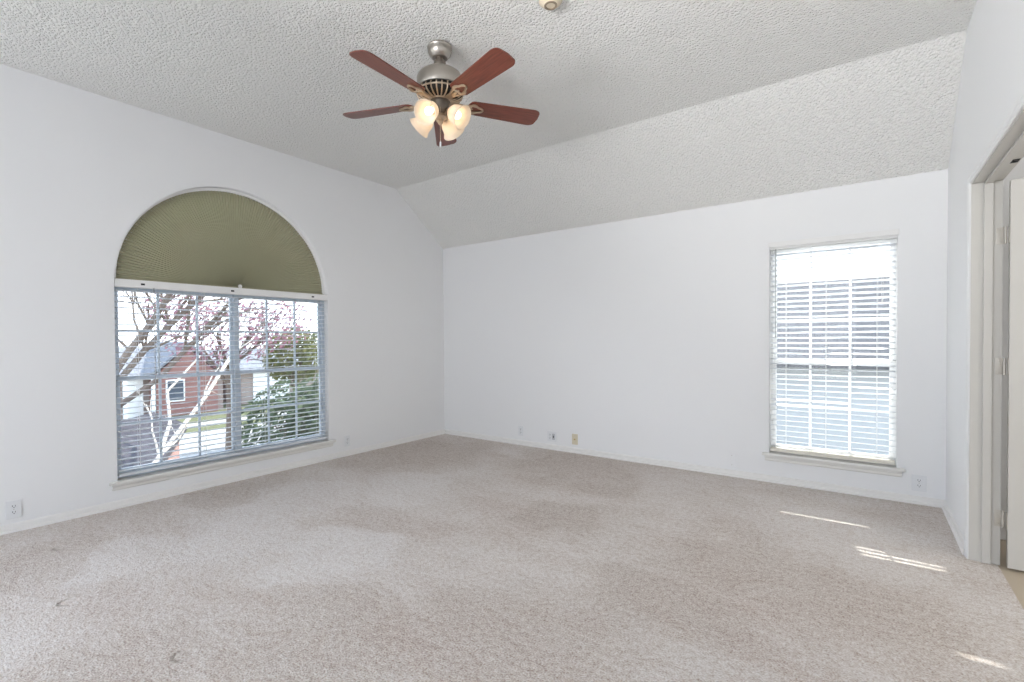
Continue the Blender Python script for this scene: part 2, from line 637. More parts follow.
def casing_piece(path, nrm):
    """sweep the casing profile along a mitred path; nrm = outward directions (away from opening) at each point"""
    bb = B()
    rows = []
    for p, n_ in zip(path, nrm):
        rows.append([bb.bm.verts.new(Vector((-d, 0, 0)) + Vector(p) + Vector(n_) * w) for d, w in cp])
    k = len(cp)
    for r0, r1 in zip(rows, rows[1:]):
        for i in range(k):
            bb.bm.faces.new((r0[i], r1[i], r1[(i + 1) % k], r0[(i + 1) % k]))
    bb.bm.faces.new(rows[0])
    bb.bm.faces.new(list(reversed(rows[-1])))
    return bb


dw = DY2 - DY1
casing_piece([(0, 0.005, 0), (0, 0.005, DZ + 0.005)], [(0, 1, 0), (0, 1, 1)]).build('side_casing', M['casing'], tr)
casing_piece([(0, 0.005, DZ + 0.005), (0, dw - 0.005, DZ + 0.005)], [(0, 1, 1), (0, -1, 1)]).build('head_casing', M['casing'], tr)
casing_piece([(0, dw - 0.005, DZ + 0.005), (0, dw - 0.005, 0)], [(0, -1, 1), (0, -1, 0)]).build('side_casing', M['casing'], tr)
bb = B()
bb.box(-0.006, TR + 0.008, 0, 0.012, 0, DZ)
bb.box(-0.004, TR + 0.008, dw - 0.012, dw, 0, DZ)
bb.box(-0.004, TR + 0.008, dw - 0.012, 0.012, DZ, DZ + 0.012)
bb.build('jamb', M['door'], tr)
bb = B()
bb.box(0.044, 0.080, -0.011, 0, 0, DZ, 0.002)
bb.box(0.044, 0.080, dw, dw + 0.011, 0, DZ, 0.002)
bb.box(0.044, 0.080, dw, 0, DZ - 0.011, DZ, 0.002)
bb.build('door_stop', M['door'], tr)
bb = B()
bb.box(0.084, 0.112, -0.395, -0.340, DZ - 0.003, DZ)
bb.lathe([(0.008, 0), (0.008, -0.004), (0.004, -0.006)], 12, Matrix.Translation((0.097, -0.367, DZ - 0.003)))
tag(bb.build('ball_catch', M['dark'], tr), 'small dark catch in the head jamb')

# door leaf, swung open into the next room
PX, PY = W + TR + 0.016, DY1 - 0.010
dr = empty('door_1', (PX, PY, 0.012))
struct(dr, 'off-white panel door standing open beyond the doorway, edge on its hinges', 'door')
DWID, DTH, DH = 0.755, 0.035, DZ - 0.03
x0 = 0.012
bm_ = plate_with_holes([(x0, 0), (x0 + DWID, 0), (x0 + DWID, DH), (x0, DH)],
                       [[(x0 + a, z0), (x0 + a + 0.225, z0), (x0 + a + 0.225, z1), (x0 + a, z1)]
                        for a in (0.11, 0.42) for z0, z1 in ((0.23, 0.86), (1.02, 1.62), (1.74, 1.94))], DTH)
for v_ in bm_.verts:
    v_.co = Vector((v_.co.x, -0.006 - DTH / 2 + v_.co.z, v_.co.y))
bb = B()
bb.bm.free()
bb.bm = bm_
bb.build('door_leaf', M['door'], dr)
for a in (0.11, 0.42):
    for z0, z1 in ((0.23, 0.86), (1.02, 1.62), (1.74, 1.94)):
        bb = B()
        bb.box(x0 + a - 0.002, x0 + a + 0.227, -0.006 - DTH + 0.010, -0.006 - 0.010, z0 - 0.002, z1 + 0.002)
        bb.box(x0 + a + 0.03, x0 + a + 0.195, -0.006 - DTH + 0.004, -0.006 - 0.004, z0 + 0.03, z1 - 0.03, 0.005)
        bb.build('door_panel', M['door'], dr)
hz = [1.72, 1.02, 0.20]
for k, z in enumerate(hz):
    bb = B()
    bb.tube([(0, 0, z), (0, 0, z + 0.09)], 0.006, 10)
    bb.box(-0.034, -0.001, 0.0085, 0.0115, z, z + 0.09, 0.001)       # leaf on the jamb
    bb.box(0.0095, 0.0125, -0.038, -0.002, z, z + 0.09, 0.001)       # leaf on the door edge
    for dz in (0.015, 0.045, 0.075):
        bb.lathe([(0.004, 0), (0.003, 0.0015)], 8, Matrix.Translation((-0.018, 0.0085, z + dz)) @ Matrix.Rotation(R(90), 4, 'X'))
    tag(bb.build('hinge', M['steel'], dr, True), 'worn steel hinge, partly painted over')
bb = B()
kx = x0 + DWID - 0.06
bb.lathe([(0.03, 0), (0.03, 0.006), (0.012, 0.012), (0.010, 0.03), (0.026, 0.042), (0.028, 0.055), (0.018, 0.066), (0, 0.068)], 20,
         Matrix.Translation((kx, -0.006 - DTH, 0.94)) @ Matrix.Rotation(R(90), 4, 'X'))
bb.build('door_knob', M['steel'], dr, True)

# next room glimpsed through the doorway
b = B()
b.box(W + 0.11, 7.2, -3.7, -0.45, -0.08, -0.004)
struct(b.build('floor_hall', M['tan']), 'tan floor of the next room seen through the doorway', 'floor')
b = B()
b.box(W + TR, 7.3, -0.55, -0.45, 0, 2.5)
struct(b.build('wall_hall_back', M['wall']), 'white wall of the next room behind the open door', 'wall')
b = B()
b.box(7.2, 7.3, -3.7, -0.55, 0, 2.5)
struct(b.build('wall_hall_side', M['wall']), 'far white wall of the next room', 'wall')
b = B()
b.box(W + TR, 7.3, -3.8, -3.7, 0, 2.5)
struct(b.build('wall_hall_rear', M['wall']), 'near white wall of the next room', 'wall')
b = B()
b.box(W + TR, 7.3, -3.8, -0.45, 2.5, 2.6)
struct(b.build('ceiling_hall', M['wall']), 'white ceiling of the next room', 'ceiling')

# ------------------------------------------------------------------ arched window (window_1)
wx = -0.10
w1 = empty('window_1', (wx, AY, ZS))
struct(w1, 'wide double window with grilles under a half-round top, looking on the street', 'window')


def W1(b_, x0_, x1_, y0_, y1_, z0_, z1_, bev=0.002):
    b_.box(x0_ - wx, x1_ - wx, y0_ - AY, y1_ - AY, z0_ - ZS, z1_ - ZS, bev)
    return b_


f0, f1 = -0.135, -0.070
MY = AY + 0.006
ZR = 0.955
bb = B()
W1(bb, f0, f1, Y1, Y1 + 0.028, ZS, AZ)
W1(bb, f0, f1, Y2 - 0.028, Y2, ZS, AZ)
W1(bb, f0 + 0.001, f1 - 0.001, Y1 + 0.027, Y2 - 0.027, ZS, ZS + 0.035)
W1(bb, f0 + 0.001, f1 - 0.001, Y1 + 0.004, Y2 - 0.004, AZ - 0.01, AZ + 0.03)
bb.build('window_frame', M['vinyl'], w1)
bb = B()
W1(bb, f0, f1 + 0.006, MY - 0.018, MY + 0.018, ZS + 0.03, AZ)
bb.build('mullion', M['vinyl'], w1)
for (ya, yb) in ((Y1 + 0.028, MY - 0.018), (MY + 0.018, Y2 - 0.028)):
    for (za, zb, xo) in ((ZS + 0.035, ZR + 0.018, 0.0), (ZR - 0.018, AZ - 0.01, -0.018)):
        bb = B()
        xa, xb = -0.104 + xo, -0.082 + xo
        W1(bb, xa, xb, ya, ya + 0.022, za, zb)
        W1(bb, xa, xb, yb - 0.022, yb, za, zb)
        W1(bb, xa + 0.001, xb - 0.001, ya + 0.021, yb - 0.021, za, za + 0.034)
        W1(bb, xa + 0.001, xb - 0.001, ya + 0.021, yb - 0.021, zb - 0.034, zb)
        sa = bb.build('sash', M['vinyl'], w1)
        bb = B()
        for k in (1, 2):
            yy = ya + (yb - ya) * k / 3
            W1(bb, xa + 0.006, xb - 0.006, yy - 0.009, yy + 0.009, za + 0.03, zb - 0.03, 0)
        zz = (za + zb) / 2 + (0.02 if xo else 0.005)
        W1(bb, xa + 0.007, xb - 0.007, ya + 0.02, yb - 0.02, zz - 0.009, zz + 0.009, 0)
        bb.build('muntin_grid', M['vinyl'], sa)
        bb = B()
        W1(bb, (xa + xb) / 2 - 0.002, (xa + xb) / 2 + 0.002, ya + 0.015, yb - 0.015, za + 0.02, zb - 0.02, 0)
        bb.build('glass_pane', M['glass'], sa)
bb = B()
N = 40
for (ra, rb, xa, xb) in ((AR, AR - 0.04, f0 - wx, f1 - wx),):
    rows = []
    for k in range(N + 1):
        t = PI * k / N
        cs, sn = math.cos(t), math.sin(t)
        rows.append([bb.bm.verts.new((x_, r_ * cs, AZ - ZS + r_ * sn)) for x_, r_ in ((xa, ra), (xb, ra), (xb, rb), (xa, rb))])
    for r0, r1 in zip(rows, rows[1:]):
        for i in range(4):
            bb.bm.faces.new((r0[i], r1[i], r1[(i + 1) % 4], r0[(i + 1) % 4]))
bb.build('arch_frame', M['vinyl'], w1)
bb = B()
bb.prism([((AR - 0.03) * math.cos(PI * k / N), AZ - ZS + (AR - 0.03) * math.sin(PI * k / N)) for k in range(N + 1)], 'x', -0.004, 0.0)
bb.build('arch_glass', M['glass'], w1)
# stool with horns and a small apron
bb = B()
W1(bb, -0.072, 0.0, Y1 + 0.001, Y2 - 0.001, ZS - 0.02, ZS + 0.002, 0)
W1(bb, 0.0, 0.038, Y1 - 0.055, Y2 + 0.055, ZS - 0.021, ZS + 0.002, 0.005)
bb.build('window_sill', M['trim'], w1)
bb = B()
pr_ = [(0.0, ZS - 0.021), (0.020, ZS - 0.021), (0.017, ZS - 0.034), (0.012, ZS - 0.040), (0.012, ZS - 0.058), (0.006, ZS - 0.066), (0.0, ZS - 0.066)]
bb.prism([(x_ - wx, z_ - ZS) for x_, z_ in pr_], 'y', Y1 - 0.035 - AY, Y2 + 0.035 - AY)
bb.bm.verts.ensure_lookup_table()
# prism over y takes (x, z) pairs
bb.build('sill_apron', M['trim'], w1)

# ------------------------------------------------------------------ tall window (window_2)
wy = 0.10
w2 = empty('window_2', (WX1, wy, WZ1))
struct(w2, 'tall bright window with grilles in the long wall', 'window')


def W2(b_, x0_, x1_, y0_, y1_, z0_, z1_, bev=0.002):
    b_.box(x0_ - WX1, x1_ - WX1, y0_ - wy, y1_ - wy, z0_ - WZ1, z1_ - WZ1, bev)
    return b_


bb = B()
W2(bb, WX1, WX1 + 0.022, 0.075, 0.135, WZ1, WZ2)
W2(bb, WX2 - 0.022, WX2, 0.075, 0.135, WZ1, WZ2)
W2(bb, WX1 + 0.021, WX2 - 0.021, 0.076, 0.134, WZ1, WZ1 + 0.03)
W2(bb, WX1 + 0.021, WX2 - 0.021, 0.076, 0.134, WZ2 - 0.03, WZ2)
bb.build('window_frame', M['white'], w2)
R2 = 1.03
xa_, xb_ = WX1 + 0.022, WX2 - 0.022
for (za, zb, yo, hs) in ((WZ1 + 0.03, R2 + 0.02, 0.0, (0.655,)), (R2 - 0.02, WZ2 - 0.03, 0.018, (1.386, 1.715))):
    ya_, yb_ = 0.082 + yo, 0.104 + yo
    bb = B()
    W2(bb, xa_, xa_ + 0.022, ya_, yb_, za, zb)
    W2(bb, xb_ - 0.022, xb_, ya_, yb_, za, zb)
    W2(bb, xa_ + 0.021, xb_ - 0.021, ya_ + 0.001, yb_ - 0.001, za, za + 0.036)
    W2(bb, xa_ + 0.021, xb_ - 0.021, ya_ + 0.001, yb_ - 0.001, zb - 0.036, zb)
    sa = bb.build('sash', M['white'], w2)
    bb = B()
    for k in (1, 2):
        xx = xa_ + (xb_ - xa_) * k / 3
        W2(bb, xx - 0.009, xx + 0.009, ya_ + 0.006, yb_ - 0.006, za + 0.03, zb - 0.03, 0)
    for zz in hs:
        W2(bb, xa_ + 0.02, xb_ - 0.02, ya_ + 0.007, yb_ - 0.007, zz - 0.009, zz + 0.009, 0)
    bb.build('muntin_grid', M['white'], sa)
    bb = B()
    W2(bb, xa_ + 0.015, xb_ - 0.015, (ya_ + yb_) / 2 - 0.002, (ya_ + yb_) / 2 + 0.002, za + 0.02, zb - 0.02, 0)
    bb.build('glass_pane', M['glass'], sa)
bb = B()
W2(bb, WX1 + 0.001, WX2 - 0.001, 0.0, 0.078, WZ1 - 0.02, WZ1 + 0.002, 0)
W2(bb, WX1 - 0.05, WX2 + 0.05, -0.038, 0.0, WZ1 - 0.021, WZ1 + 0.002, 0.005)
bb.build('window_sill', M['trim'], w2)
bb = B()
pr_ = [(0.0, -0.021), (-0.020, -0.021), (-0.017, -0.036), (-0.012, -0.042), (-0.012, -0.060), (-0.006, -0.068), (0.0, -0.068)]
bb.prism([(y_ - wy, z_) for y_, z_ in pr_], 'x', -0.03, WX2 - WX1 + 0.03)
bb.build('sill_apron', M['trim'], w2)


# ------------------------------------------------------------------ venetian blinds
def slat_panel(b_, along, length, zs, tilt, depth=0.050, thick=0.0028, crown=0.004):
    """slats running along local axis 'along' ('x' or 'y'), centred across at 0; positive tilt lifts the room-side edge (room side = +across)"""
    K = 5
    for z in zs:
        top, bot = [], []
        for k in range(K + 1):
            u = -0.5 + k / K
            a = u * depth
            c_ = crown * (1 - 4 * u * u)
            for lst, t_ in ((top, thick / 2), (bot, -thick / 2)):
                h_ = c_ + t_
                lst.append((a * math.cos(tilt) - h_ * math.sin(tilt), z + a * math.sin(tilt) + h_ * math.cos(tilt)))
        pts = top + list(reversed(bot))
        if along == 'y':
            b_.prism(pts, 'y', length[0], length[1])
        else:
            b_.prism([(-p[0], p[1]) for p in pts], 'x', length[0], length[1])
    return b_


PITCH = 0.0425
# blind of the arched window
b1y1, b1y2 = Y1 + 0.012, Y2 - 0.012
BZ = AZ - 0.002
bl = empty('venetian_blind', (-0.030, AY, BZ))
tag(bl, 'wide white slatted blind hanging open in the arched window below the green fan shade', 'window blind')
L1, L2 = b1y1 - AY, b1y2 - AY
bb = B()
bb.box(-0.024, 0.028, Y1 + 0.002 - AY, Y2 - 0.002 - AY, -0.026, 0.034, 0.003)
hr = bb.build('headrail', M['rail'], bl)
for yy in (-3.371, -2.700, -1.915):
    bb = B()
    bb.box(0.0275, 0.0295, yy - AY - 0.013, yy - AY + 0.013, -0.004, 0.010)
    tag(bb.build('bracket_hole', M['dark'], hr), 'small dark bracket hole')
zbot = ZS + 0.035
n_s = int((BZ - 0.05 - zbot) / PITCH)
zs = [zbot - BZ + 0.03 + PITCH * k for k in range(n_s + 1)]
slat_panel(B(), 'y', (L1, L2), zs, R(3)).build('slat_panel', M['blind'], bl)
bb = B()
bb.box(-0.026, 0.026, L1, L2, zbot - BZ - 0.010, zbot - BZ + 0.010, 0.004)
bb.build('bottom_rail', M['blind'], bl)
for yy in (-3.405, -2.93, -2.42, -1.86):
    bb = B()
    for xx in (-0.0255, 0.0255):
        bb.tube([(xx, yy - AY, -0.026), (xx, yy - AY, zbot - BZ)], 0.0011, 6)
    bb.tube([(0, yy - AY + 0.006, -0.026), (0, yy - AY + 0.006, zbot - BZ)], 0.0009, 6)
    bb.build('ladder_cord', M['cord'], bl)
bb = B()
bb.tube([(0.034, -3.30 - AY, -0.02), (0.036, -3.30 - AY, -1.05)], 0.0028, 8)
bb.build('tilt_wand', M['wand'], bl)

# blind of the tall window
b2 = empty('venetian_blind', ((WX1 + WX2) / 2, 0.030, WZ2 - 0.035))
tag(b2, 'narrow white slatted blind with tilted slats in the tall window by the doorway', 'window blind')
C2, Z2 = (WX1 + WX2) / 2, WZ2 - 0.035
h2 = (WX2 - WX1) / 2
bb = B()
bb.box(-h2 + 0.002, h2 - 0.002, -0.020, 0.030, -0.012, 0.034, 0.003)
bb.build('headrail', M['rail'], b2)
bb = B()
bb.box(-h2 - 0.006, h2 + 0.006, -0.044, -0.0305, 0.006, 0.050, 0.003)
bb.build('valance', M['rail'], b2)
z2b = WZ1 + 0.032
n2 = int((Z2 - 0.05 - z2b) / 0.044)
zs = [z2b - Z2 + 0.032 + 0.044 * k for k in range(n2 + 1)]
bb = B()
rnd = random.Random(2)
# slats sit inner edge up and shut the sun out, apart from a few stretches where they hang flatter: (height, x0, x1, tilt)
loose = ((0.65, 3.80, 4.38, -13), (0.69, 3.80, 4.38, -13), (0.83, 4.38, 4.62, -12), (0.97, 4.24, 4.40, -12), (1.01, 4.22, 4.40, -13), (1.055, 4.20, 4.62, -13), (1.10, 4.22, 4.62, -13), (1.145, 4.22, 4.60, -13),
         (1.86, 4.36, 4.54, -13), (1.905, 4.40, 4.56, -12))
for z in zs:
    zw = z + Z2
    base = 14 + rnd.uniform(-1.5, 1.5)
    sag = rnd.uniform(-0.0015, 0.0015)
    rows = []
    NX = 40
    for i in range(NX + 1):
        x = -h2 + 0.008 + (2 * h2 - 0.016) * i / NX
        tl = base
        for (zl, xa, xb, tt) in loose:
            if abs(zw - zl) < 0.023:
                f_ = max(0.0, min(1.0, (x + C2 - xa) / 0.05 + 0.5)) * max(0.0, min(1.0, (xb - x - C2) / 0.05 + 0.5))
                tl = base + (tt - base) * f_
        tl = R(tl)
        up, dn = [], []
        for k in range(6):
            u = -0.5 + k / 5
            a = u * 0.050
            c_ = 0.003 * (1 - 4 * u * u)
            for lst, t_ in ((up, 0.0014), (dn, -0.0014)):
                h_ = c_ + t_
                lst.append(bb.bm.verts.new((x, -(a * math.cos(tl) - h_ * math.sin(tl)), z + sag * math.sin(i * 0.3) + a * math.sin(tl) + h_ * math.cos(tl))))
        rows.append(up + dn[::-1])
    n_ = len(rows[0])
    for r0, r1 in zip(rows, rows[1:]):
        for i in range(n_):
            bb.bm.faces.new((r0[i], r0[(i + 1) % n_], r1[(i + 1) % n_], r1[i]))
    bb.bm.faces.new(rows[0])
    bb.bm.faces.new(rows[-1][::-1])
bb.build('slat_panel', M['blind'], b2)
bb = B()
bb.box(-h2 + 0.010, h2 - 0.010, -0.026, 0.026, z2b - Z2 - 0.016, z2b - Z2 + 0.012, 0.004)
tag(bb.build('bottom_rail', M['railcream'], b2), 'cream bottom rail')
for xx in (3.921, 4.204, 4.532):
    bb = B()
    for yy in (-0.0255, 0.0255):
        bb.tube([(xx - C2, yy, -0.02), (xx - C2, yy, z2b - Z2)], 0.0011, 6)
    bb.tube([(xx - C2 + 0.006, 0, -0.02), (xx - C2 + 0.006, 0, z2b - Z2)], 0.0009, 6)
    bb.build('ladder_cord', M['cord'], b2)
bb = B()
bb.tube([(3.850 - C2, -0.036, -0.01), (3.850 - C2, -0.038, -0.76)], 0.0030, 8)
bb.build('tilt_wand', M['wand'], b2)
bb = B()
for dx in (0, 0.008):
    bb.tube([(4.560 - C2 + dx, -0.034, -0.01), (4.560 - C2 + dx, -0.036, -0.45 - dx * 4)], 0.0010, 6)
bb.lathe([(0.002, 0.03), (0.006, 0.008), (0.006, 0), (0, -0.002)], 10, Matrix.Translation((4.563 - C2, -0.036, -0.50)))
bb.build('lift_cord', M['cord'], b2)

# ------------------------------------------------------------------ pleated fan shade in the arch
SC = AZ + 0.040
sh = empty('arch_fan_shade', (-0.066, AY, SC))
SRZ = AR - 0.042                                     # height of the half-round
tag(sh, 'sage green pleated half-round fan shade filling the window arch', 'window shade')
bb = B()
NP = 110
r_in, r_out = 0.004, AR - 0.016
ri, ro_ = [], []
mid = []
for k in range(2 * NP + 1):
    t = PI * k / (2 * NP)
    d = 0.5 * (1 if k % 2 else -1)
    for lst, r_, amp in ((ri, r_in, 0.004), (mid, 0.35, 0.006), (ro_, r_out, 0.009)):
        lst.append(bb.bm.verts.new((d * amp, r_ * math.cos(t), r_ * math.sin(t) * SRZ / AR)))
for a_, b_ in ((ri, mid), (mid, ro_)):
    for k in range(2 * NP):
        bb.bm.faces.new((a_[k], a_[k + 1], b_[k + 1], b_[k]))
bb.build('pleated_fabric', M['sage'], sh)
bb = B()
rows = []
for k in range(N + 1):
    t = PI * k / N
    cs, sn = math.cos(t), math.sin(t)
    rows.append([bb.bm.verts.new((x_, r_ * cs, r_ * sn * SRZ / AR)) for x_, r_ in ((-0.012, AR - 0.002), (0.014, AR - 0.002), (0.014, AR - 0.026), (-0.012, AR - 0.026))])
for r0, r1 in zip(rows, rows[1:]):
    for i in range(4):
        bb.bm.faces.new((r0[i], r1[i], r1[(i + 1) % 4], r0[(i + 1) % 4]))
bb.bm.faces.new(rows[0])
bb.bm.faces.new(rows[-1])
bs_ = B()
bs_.box(-0.010, 0.008, -AR + 0.006, AR - 0.006, -0.009, 0.010, 0.002)
bs_.build('base_rail', M['sage'], sh)
tag(bb.build('rim_strip', M['rail'], sh, True), 'white curved rim')
bb = B()
bb.lathe([(0.018, 0), (0.018, 0.006), (0.012, 0.010), (0, 0.011)], 24, Matrix.Translation((0.004, 0.04, 0.012)) @ Matrix.Rotation(R(90), 4, 'Y'))
tag(bb.build('hub', M['rail'], sh, True), 'small white hub where the pleats meet')


# ------------------------------------------------------------------ wall plates
def frame_for(wall):
    """matrix taking plate space (x right, y up, z out of the wall) to the room"""
    if wall == 'left':
        return Matrix(((0, 0, 1, 0), (1, 0, 0, 0), (0, 1, 0, 0), (0, 0, 0, 1)))
    return Matrix(((1, 0, 0, 0), (0, 0, -1, 0), (0, 1, 0, 0), (0, 0, 0, 1)))


def plate_root(name, wall, a, z, label, cat, group=None):
    e = empty(name, (0.0, a, z) if wall == 'left' else (a, 0.0, z))
    tag(e, label, cat, group)
    return e, frame_for(wall)


def cover(e, mx, w, h, material):
    bb_ = B()
    bb_.box(-w / 2, w / 2, -h / 2, h / 2, 0, 0.006, 0.0025, mx)
    return bb_.build('cover_plate', material, e)


def duplex(e, mx, cx_=0.0, screw=True):
    for dy in (-0.0195, 0.0195):
        bb_ = B()
        pts = []
        for k in range(24):
            t = 2 * PI * k / 24
            pts.append((cx_ + max(-0.0165, min(0.0165, 0.0185 * math.cos(t))), dy + max(-0.0135, min(0.0135, 0.0185 * math.sin(t)))))
        bb_.prism(pts, 'z', 0.004, 0.0085)
        for v_ in bb_.bm.verts:
            v_.co = mx @ v_.co
        r_ = bb_.build('receptacle', M['plate'], e)
        bb_ = B()
        bb_.box(cx_ - 0.0085, cx_ - 0.0055, dy - 0.001, dy + 0.009, 0.0082, 0.0090, 0, mx)
        bb_.box(cx_ + 0.0055, cx_ + 0.0085, dy - 0.001, dy + 0.008, 0.0082, 0.0090, 0, mx)
        bb_.lathe([(0.003, 0.0082), (0.003, 0.0090)], 10, mx @ Matrix.Translation((cx_, dy - 0.007, 0)))
        tag(bb_.build('contact_slot', M['slot'], r_), 'dark slots')
    if screw:
        bb_ = B()
        bb_.lathe([(0.0035, 0.0055), (0.003, 0.0072)], 10, mx @ Matrix.Translation((cx_, 0, 0)))
        bb_.build('screw', M['steel'], e)


def screws(e, mx, pts):
    for (x, y) in pts:
        bb_ = B()
        bb_.lathe([(0.0038, 0.0055), (0.003, 0.0075)], 10, mx @ Matrix.Translation((x, y, 0)))
        bb_.build('screw', M['steel'], e)


e, mx = plate_root('power_outlet', 'left', -4.112, 0.147, 'white duplex outlet on the arched window wall, near the picture\'s edge', 'outlet', 'wall outlets')
cover(e, mx, 0.076, 0.118, M['plate']); duplex(e, mx)
e['label'] = 'white duplex outlet low on the gable wall, left of the arched window'
e, mx = plate_root('power_outlet', 'left', -1.530, 0.158, 'white duplex outlet between the arched window and the room corner', 'outlet', 'wall outlets')
cover(e, mx, 0.070, 0.115, M['plate']); duplex(e, mx)
e, mx = plate_root('power_outlet', 'back', 1.223, 0.165, 'small white duplex outlet on the long wall, first from the corner', 'outlet', 'wall outlets')
cover(e, mx, 0.070, 0.115, M['plate']); duplex(e, mx)
e, mx = plate_root('double_wall_plate', 'back', 1.644, 0.145, 'white two-gang plate low on the long wall beside the almond cable plate', 'wall plate')
cover(e, mx, 0.116, 0.115, M['plate']); duplex(e, mx, -0.023)
bb = B()
bb.box(0.006, 0.040, -0.034, 0.034, 0.004, 0.009, 0.001, mx)
tag(bb.build('insert', M['greyplastic'], e), 'grey insert')
bb = B()
bb.box(0.017, 0.029, -0.012, 0.012, 0.0085, 0.0095, 0, mx)
tag(bb.build('jack', M['slot'], e), 'dark jack')
e, mx = plate_root('cable_plate', 'back', 1.933, 0.147, 'almond cable jack plate low on the long wall', 'wall plate')
cover(e, mx, 0.070, 0.115, M['almond'])
bb = B()
bb.lathe([(0.009, 0.005), (0.009, 0.009), (0.005, 0.009), (0.005, 0.020), (0.002, 0.020)], 12, mx)
bb.build('coaxial_jack', M['brass'], e, True)
screws(e, mx, [(0, 0.042), (0, -0.042)])
e, mx = plate_root('blank_plate', 'back', 3.507, 0.144, 'plain white blank plate on the long wall beside the tall window', 'wall plate')
cover(e, mx, 0.070, 0.115, M['wall'])
screws(e, mx, [(0, 0.042), (0, -0.042)])
e, mx = plate_root('power_outlet', 'back', 4.784, 0.155, 'white duplex outlet under the tall window\'s sill end, next to the doorway corner', 'outlet', 'wall outlets')
cover(e, mx, 0.086, 0.122, M['plate']); duplex(e, mx)

# ------------------------------------------------------------------ smoke detector
e = empty('smoke_detector', (3.128, -2.505, HIGH))
tag(e, 'round aged beige smoke detector on the flat ceiling', 'smoke detector')
bb = B()
bb.lathe([(0.062, 0), (0.062, -0.014), (0.056, -0.022), (0.036, -0.034), (0.034, -0.036), (0, -0.036)], 40)
bb.build('housing', M['bone'], e, True)
bb = B()
bb.lathe([(0.034, -0.0355), (0.034, -0.040), (0.024, -0.040), (0.024, -0.0355)], 40, None, False)
tag(bb.build('sensor_ring', M['bonedark'], e), 'darker ring')

# ------------------------------------------------------------------ ceiling fan
FX, FY = 2.371, -2.551
fan = empty('ceiling_fan', (FX, FY, HIGH))
tag(fan, 'five blade cherry wood ceiling fan with brushed nickel body and four lit glass shades', 'ceiling fan')
bb = B()
bb.lathe([(0.066, 0), (0.074, -0.004), (0.076, -0.012), (0.072, -0.018), (0.073, -0.034), (0.066, -0.052), (0.054, -0.066), (0.046, -0.074), (0, -0.074)], 40)
bb.build('canopy', M['nickel'], fan, True)
bb = B()
bb.lathe([(0.026, -0.070), (0.026, -0.092), (0.036, -0.096), (0.038, -0.110), (0.034, -0.118), (0.030, -0.140), (0.030, -0.156)], 28)
bb.build('downrod', M['darknickel'], fan, True)
bb = B()
bb.lathe([(0.022, -0.150), (0.070, -0.154), (0.112, -0.164), (0.132, -0.180), (0.140, -0.200), (0.141, -0.252), (0.136, -0.264), (0.118, -0.272)], 48)
mh = bb.build('motor_housing', M['nickel'], fan, True)
bb = B()
bb.lathe([(0.132, -0.268), (0.138, -0.284), (0.130, -0.306), (0.104, -0.322), (0.060, -0.330), (0.0, -0.330)], 48)
vent = bb.build('vent_bowl', M['black'], mh, True)
# open ribs over the dark bowl
bb = B()
for k in range(26):
    a = 2 * PI * k / 26
    pts = [((r_) * math.cos(a), (r_) * math.sin(a), z_) for r_, z_ in ((0.136, -0.272), (0.141, -0.285), (0.133, -0.308), (0.106, -0.325), (0.070, -0.332))]
    bb.tube(pts, 0.0045, 6)
for r_, z_ in ((0.139, -0.290), (0.066, -0.333)):
    bb.tube([(r_ * math.cos(2 * PI * k / 40), r_ * math.sin(2 * PI * k / 40), z_) for k in range(40)], 0.005, 6, True)
bb.build('vent_ribs', M['antique'], mh, True)
BLZ = -0.345
TILT = R(12)
PH = R(-15.0)
for k in range(5):
    al = PH + k * 2 * PI / 5
    # blade frame: x radial, y tangent (pitched)
    mxb = Matrix.Translation((0, 0, BLZ)) @ Matrix.Rotation(al, 4, 'Z') @ Matrix.Rotation(-TILT, 4, 'X')
    out = []
    L0, L1_, w0, w1_ = 0.175, 0.648, 0.060, 0.075
    for q in range(7):                                   # rounded root
        t = PI / 2 + PI * q / 6
        out.append((L0 + 0.030 + 0.030 * math.cos(t), w0 * math.sin(t)))
    for q in range(7):
        t = -PI / 2 + PI / 2 * q / 6
        out.append((L1_ - 0.050 + 0.050 * math.cos(t), -w1_ + 0.030 + 0.030 * math.sin(t)))
    out.append((L1_ + 0.006, 0))
    for q in range(7):
        t = PI / 2 * q / 6
        out.append((L1_ - 0.050 + 0.050 * math.cos(t), w1_ - 0.030 + 0.030 * math.sin(t)))
    bb = B()
    bb.prism(out, 'z', 0.0, 0.006)
    ob = bb.build('blade', M['cherry'], fan)
    ob.matrix_local = mxb
    # iron arm: ornate open loop under the blade and a curved arm to the motor
    bb = B()
    loop = []
    for q in range(28):
        t = 2 * PI * q / 28
        rr = 0.030 + 0.008 * math.cos(3 * t)
        loop.append(Vector((0.225 + 1.25 * rr * math.cos(t), 1.15 * rr * math.sin(t), -0.006)))
    bb.tube(loop, 0.0065, 8, True)
    for sy in (-1, 1):
        bb.tube([(0.262, sy * 0.018, -0.004), (0.200, sy * 0.030, -0.005), (0.165, sy * 0.022, -0.006), (0.130, sy * 0.010, 0.0)], [0.004, 0.006, 0.007, 0.008], 8)
    bb.box(0.085, 0.150, -0.017, 0.017, -0.004, 0.006, 0.002)
    bb.tube([(0.150, 0, 0), (0.175, 0, -0.006), (0.200, 0, -0.007)], [0.012, 0.009, 0.005], 8)
    for sx, sy in ((0.245, 0.018), (0.245, -0.018), (0.205, 0)):
        bb.lathe([(0.006, 0), (0.005, -0.004), (0, -0.005)], 10, Matrix.Translation((sx, sy, -0.004)))
    oi = bb.build('blade_iron', M['antique'], fan, True)
    oi.matrix_local = mxb
bb = B()
bb.lathe([(0.060, -0.328), (0.062, -0.334), (0.054, -0.340), (0.052, -0.392), (0.046, -0.404), (0.034, -0.412), (0.0, -0.412)], 36)
bb.build('switch_housing', M['darknickel'], fan, True)
bb = B()
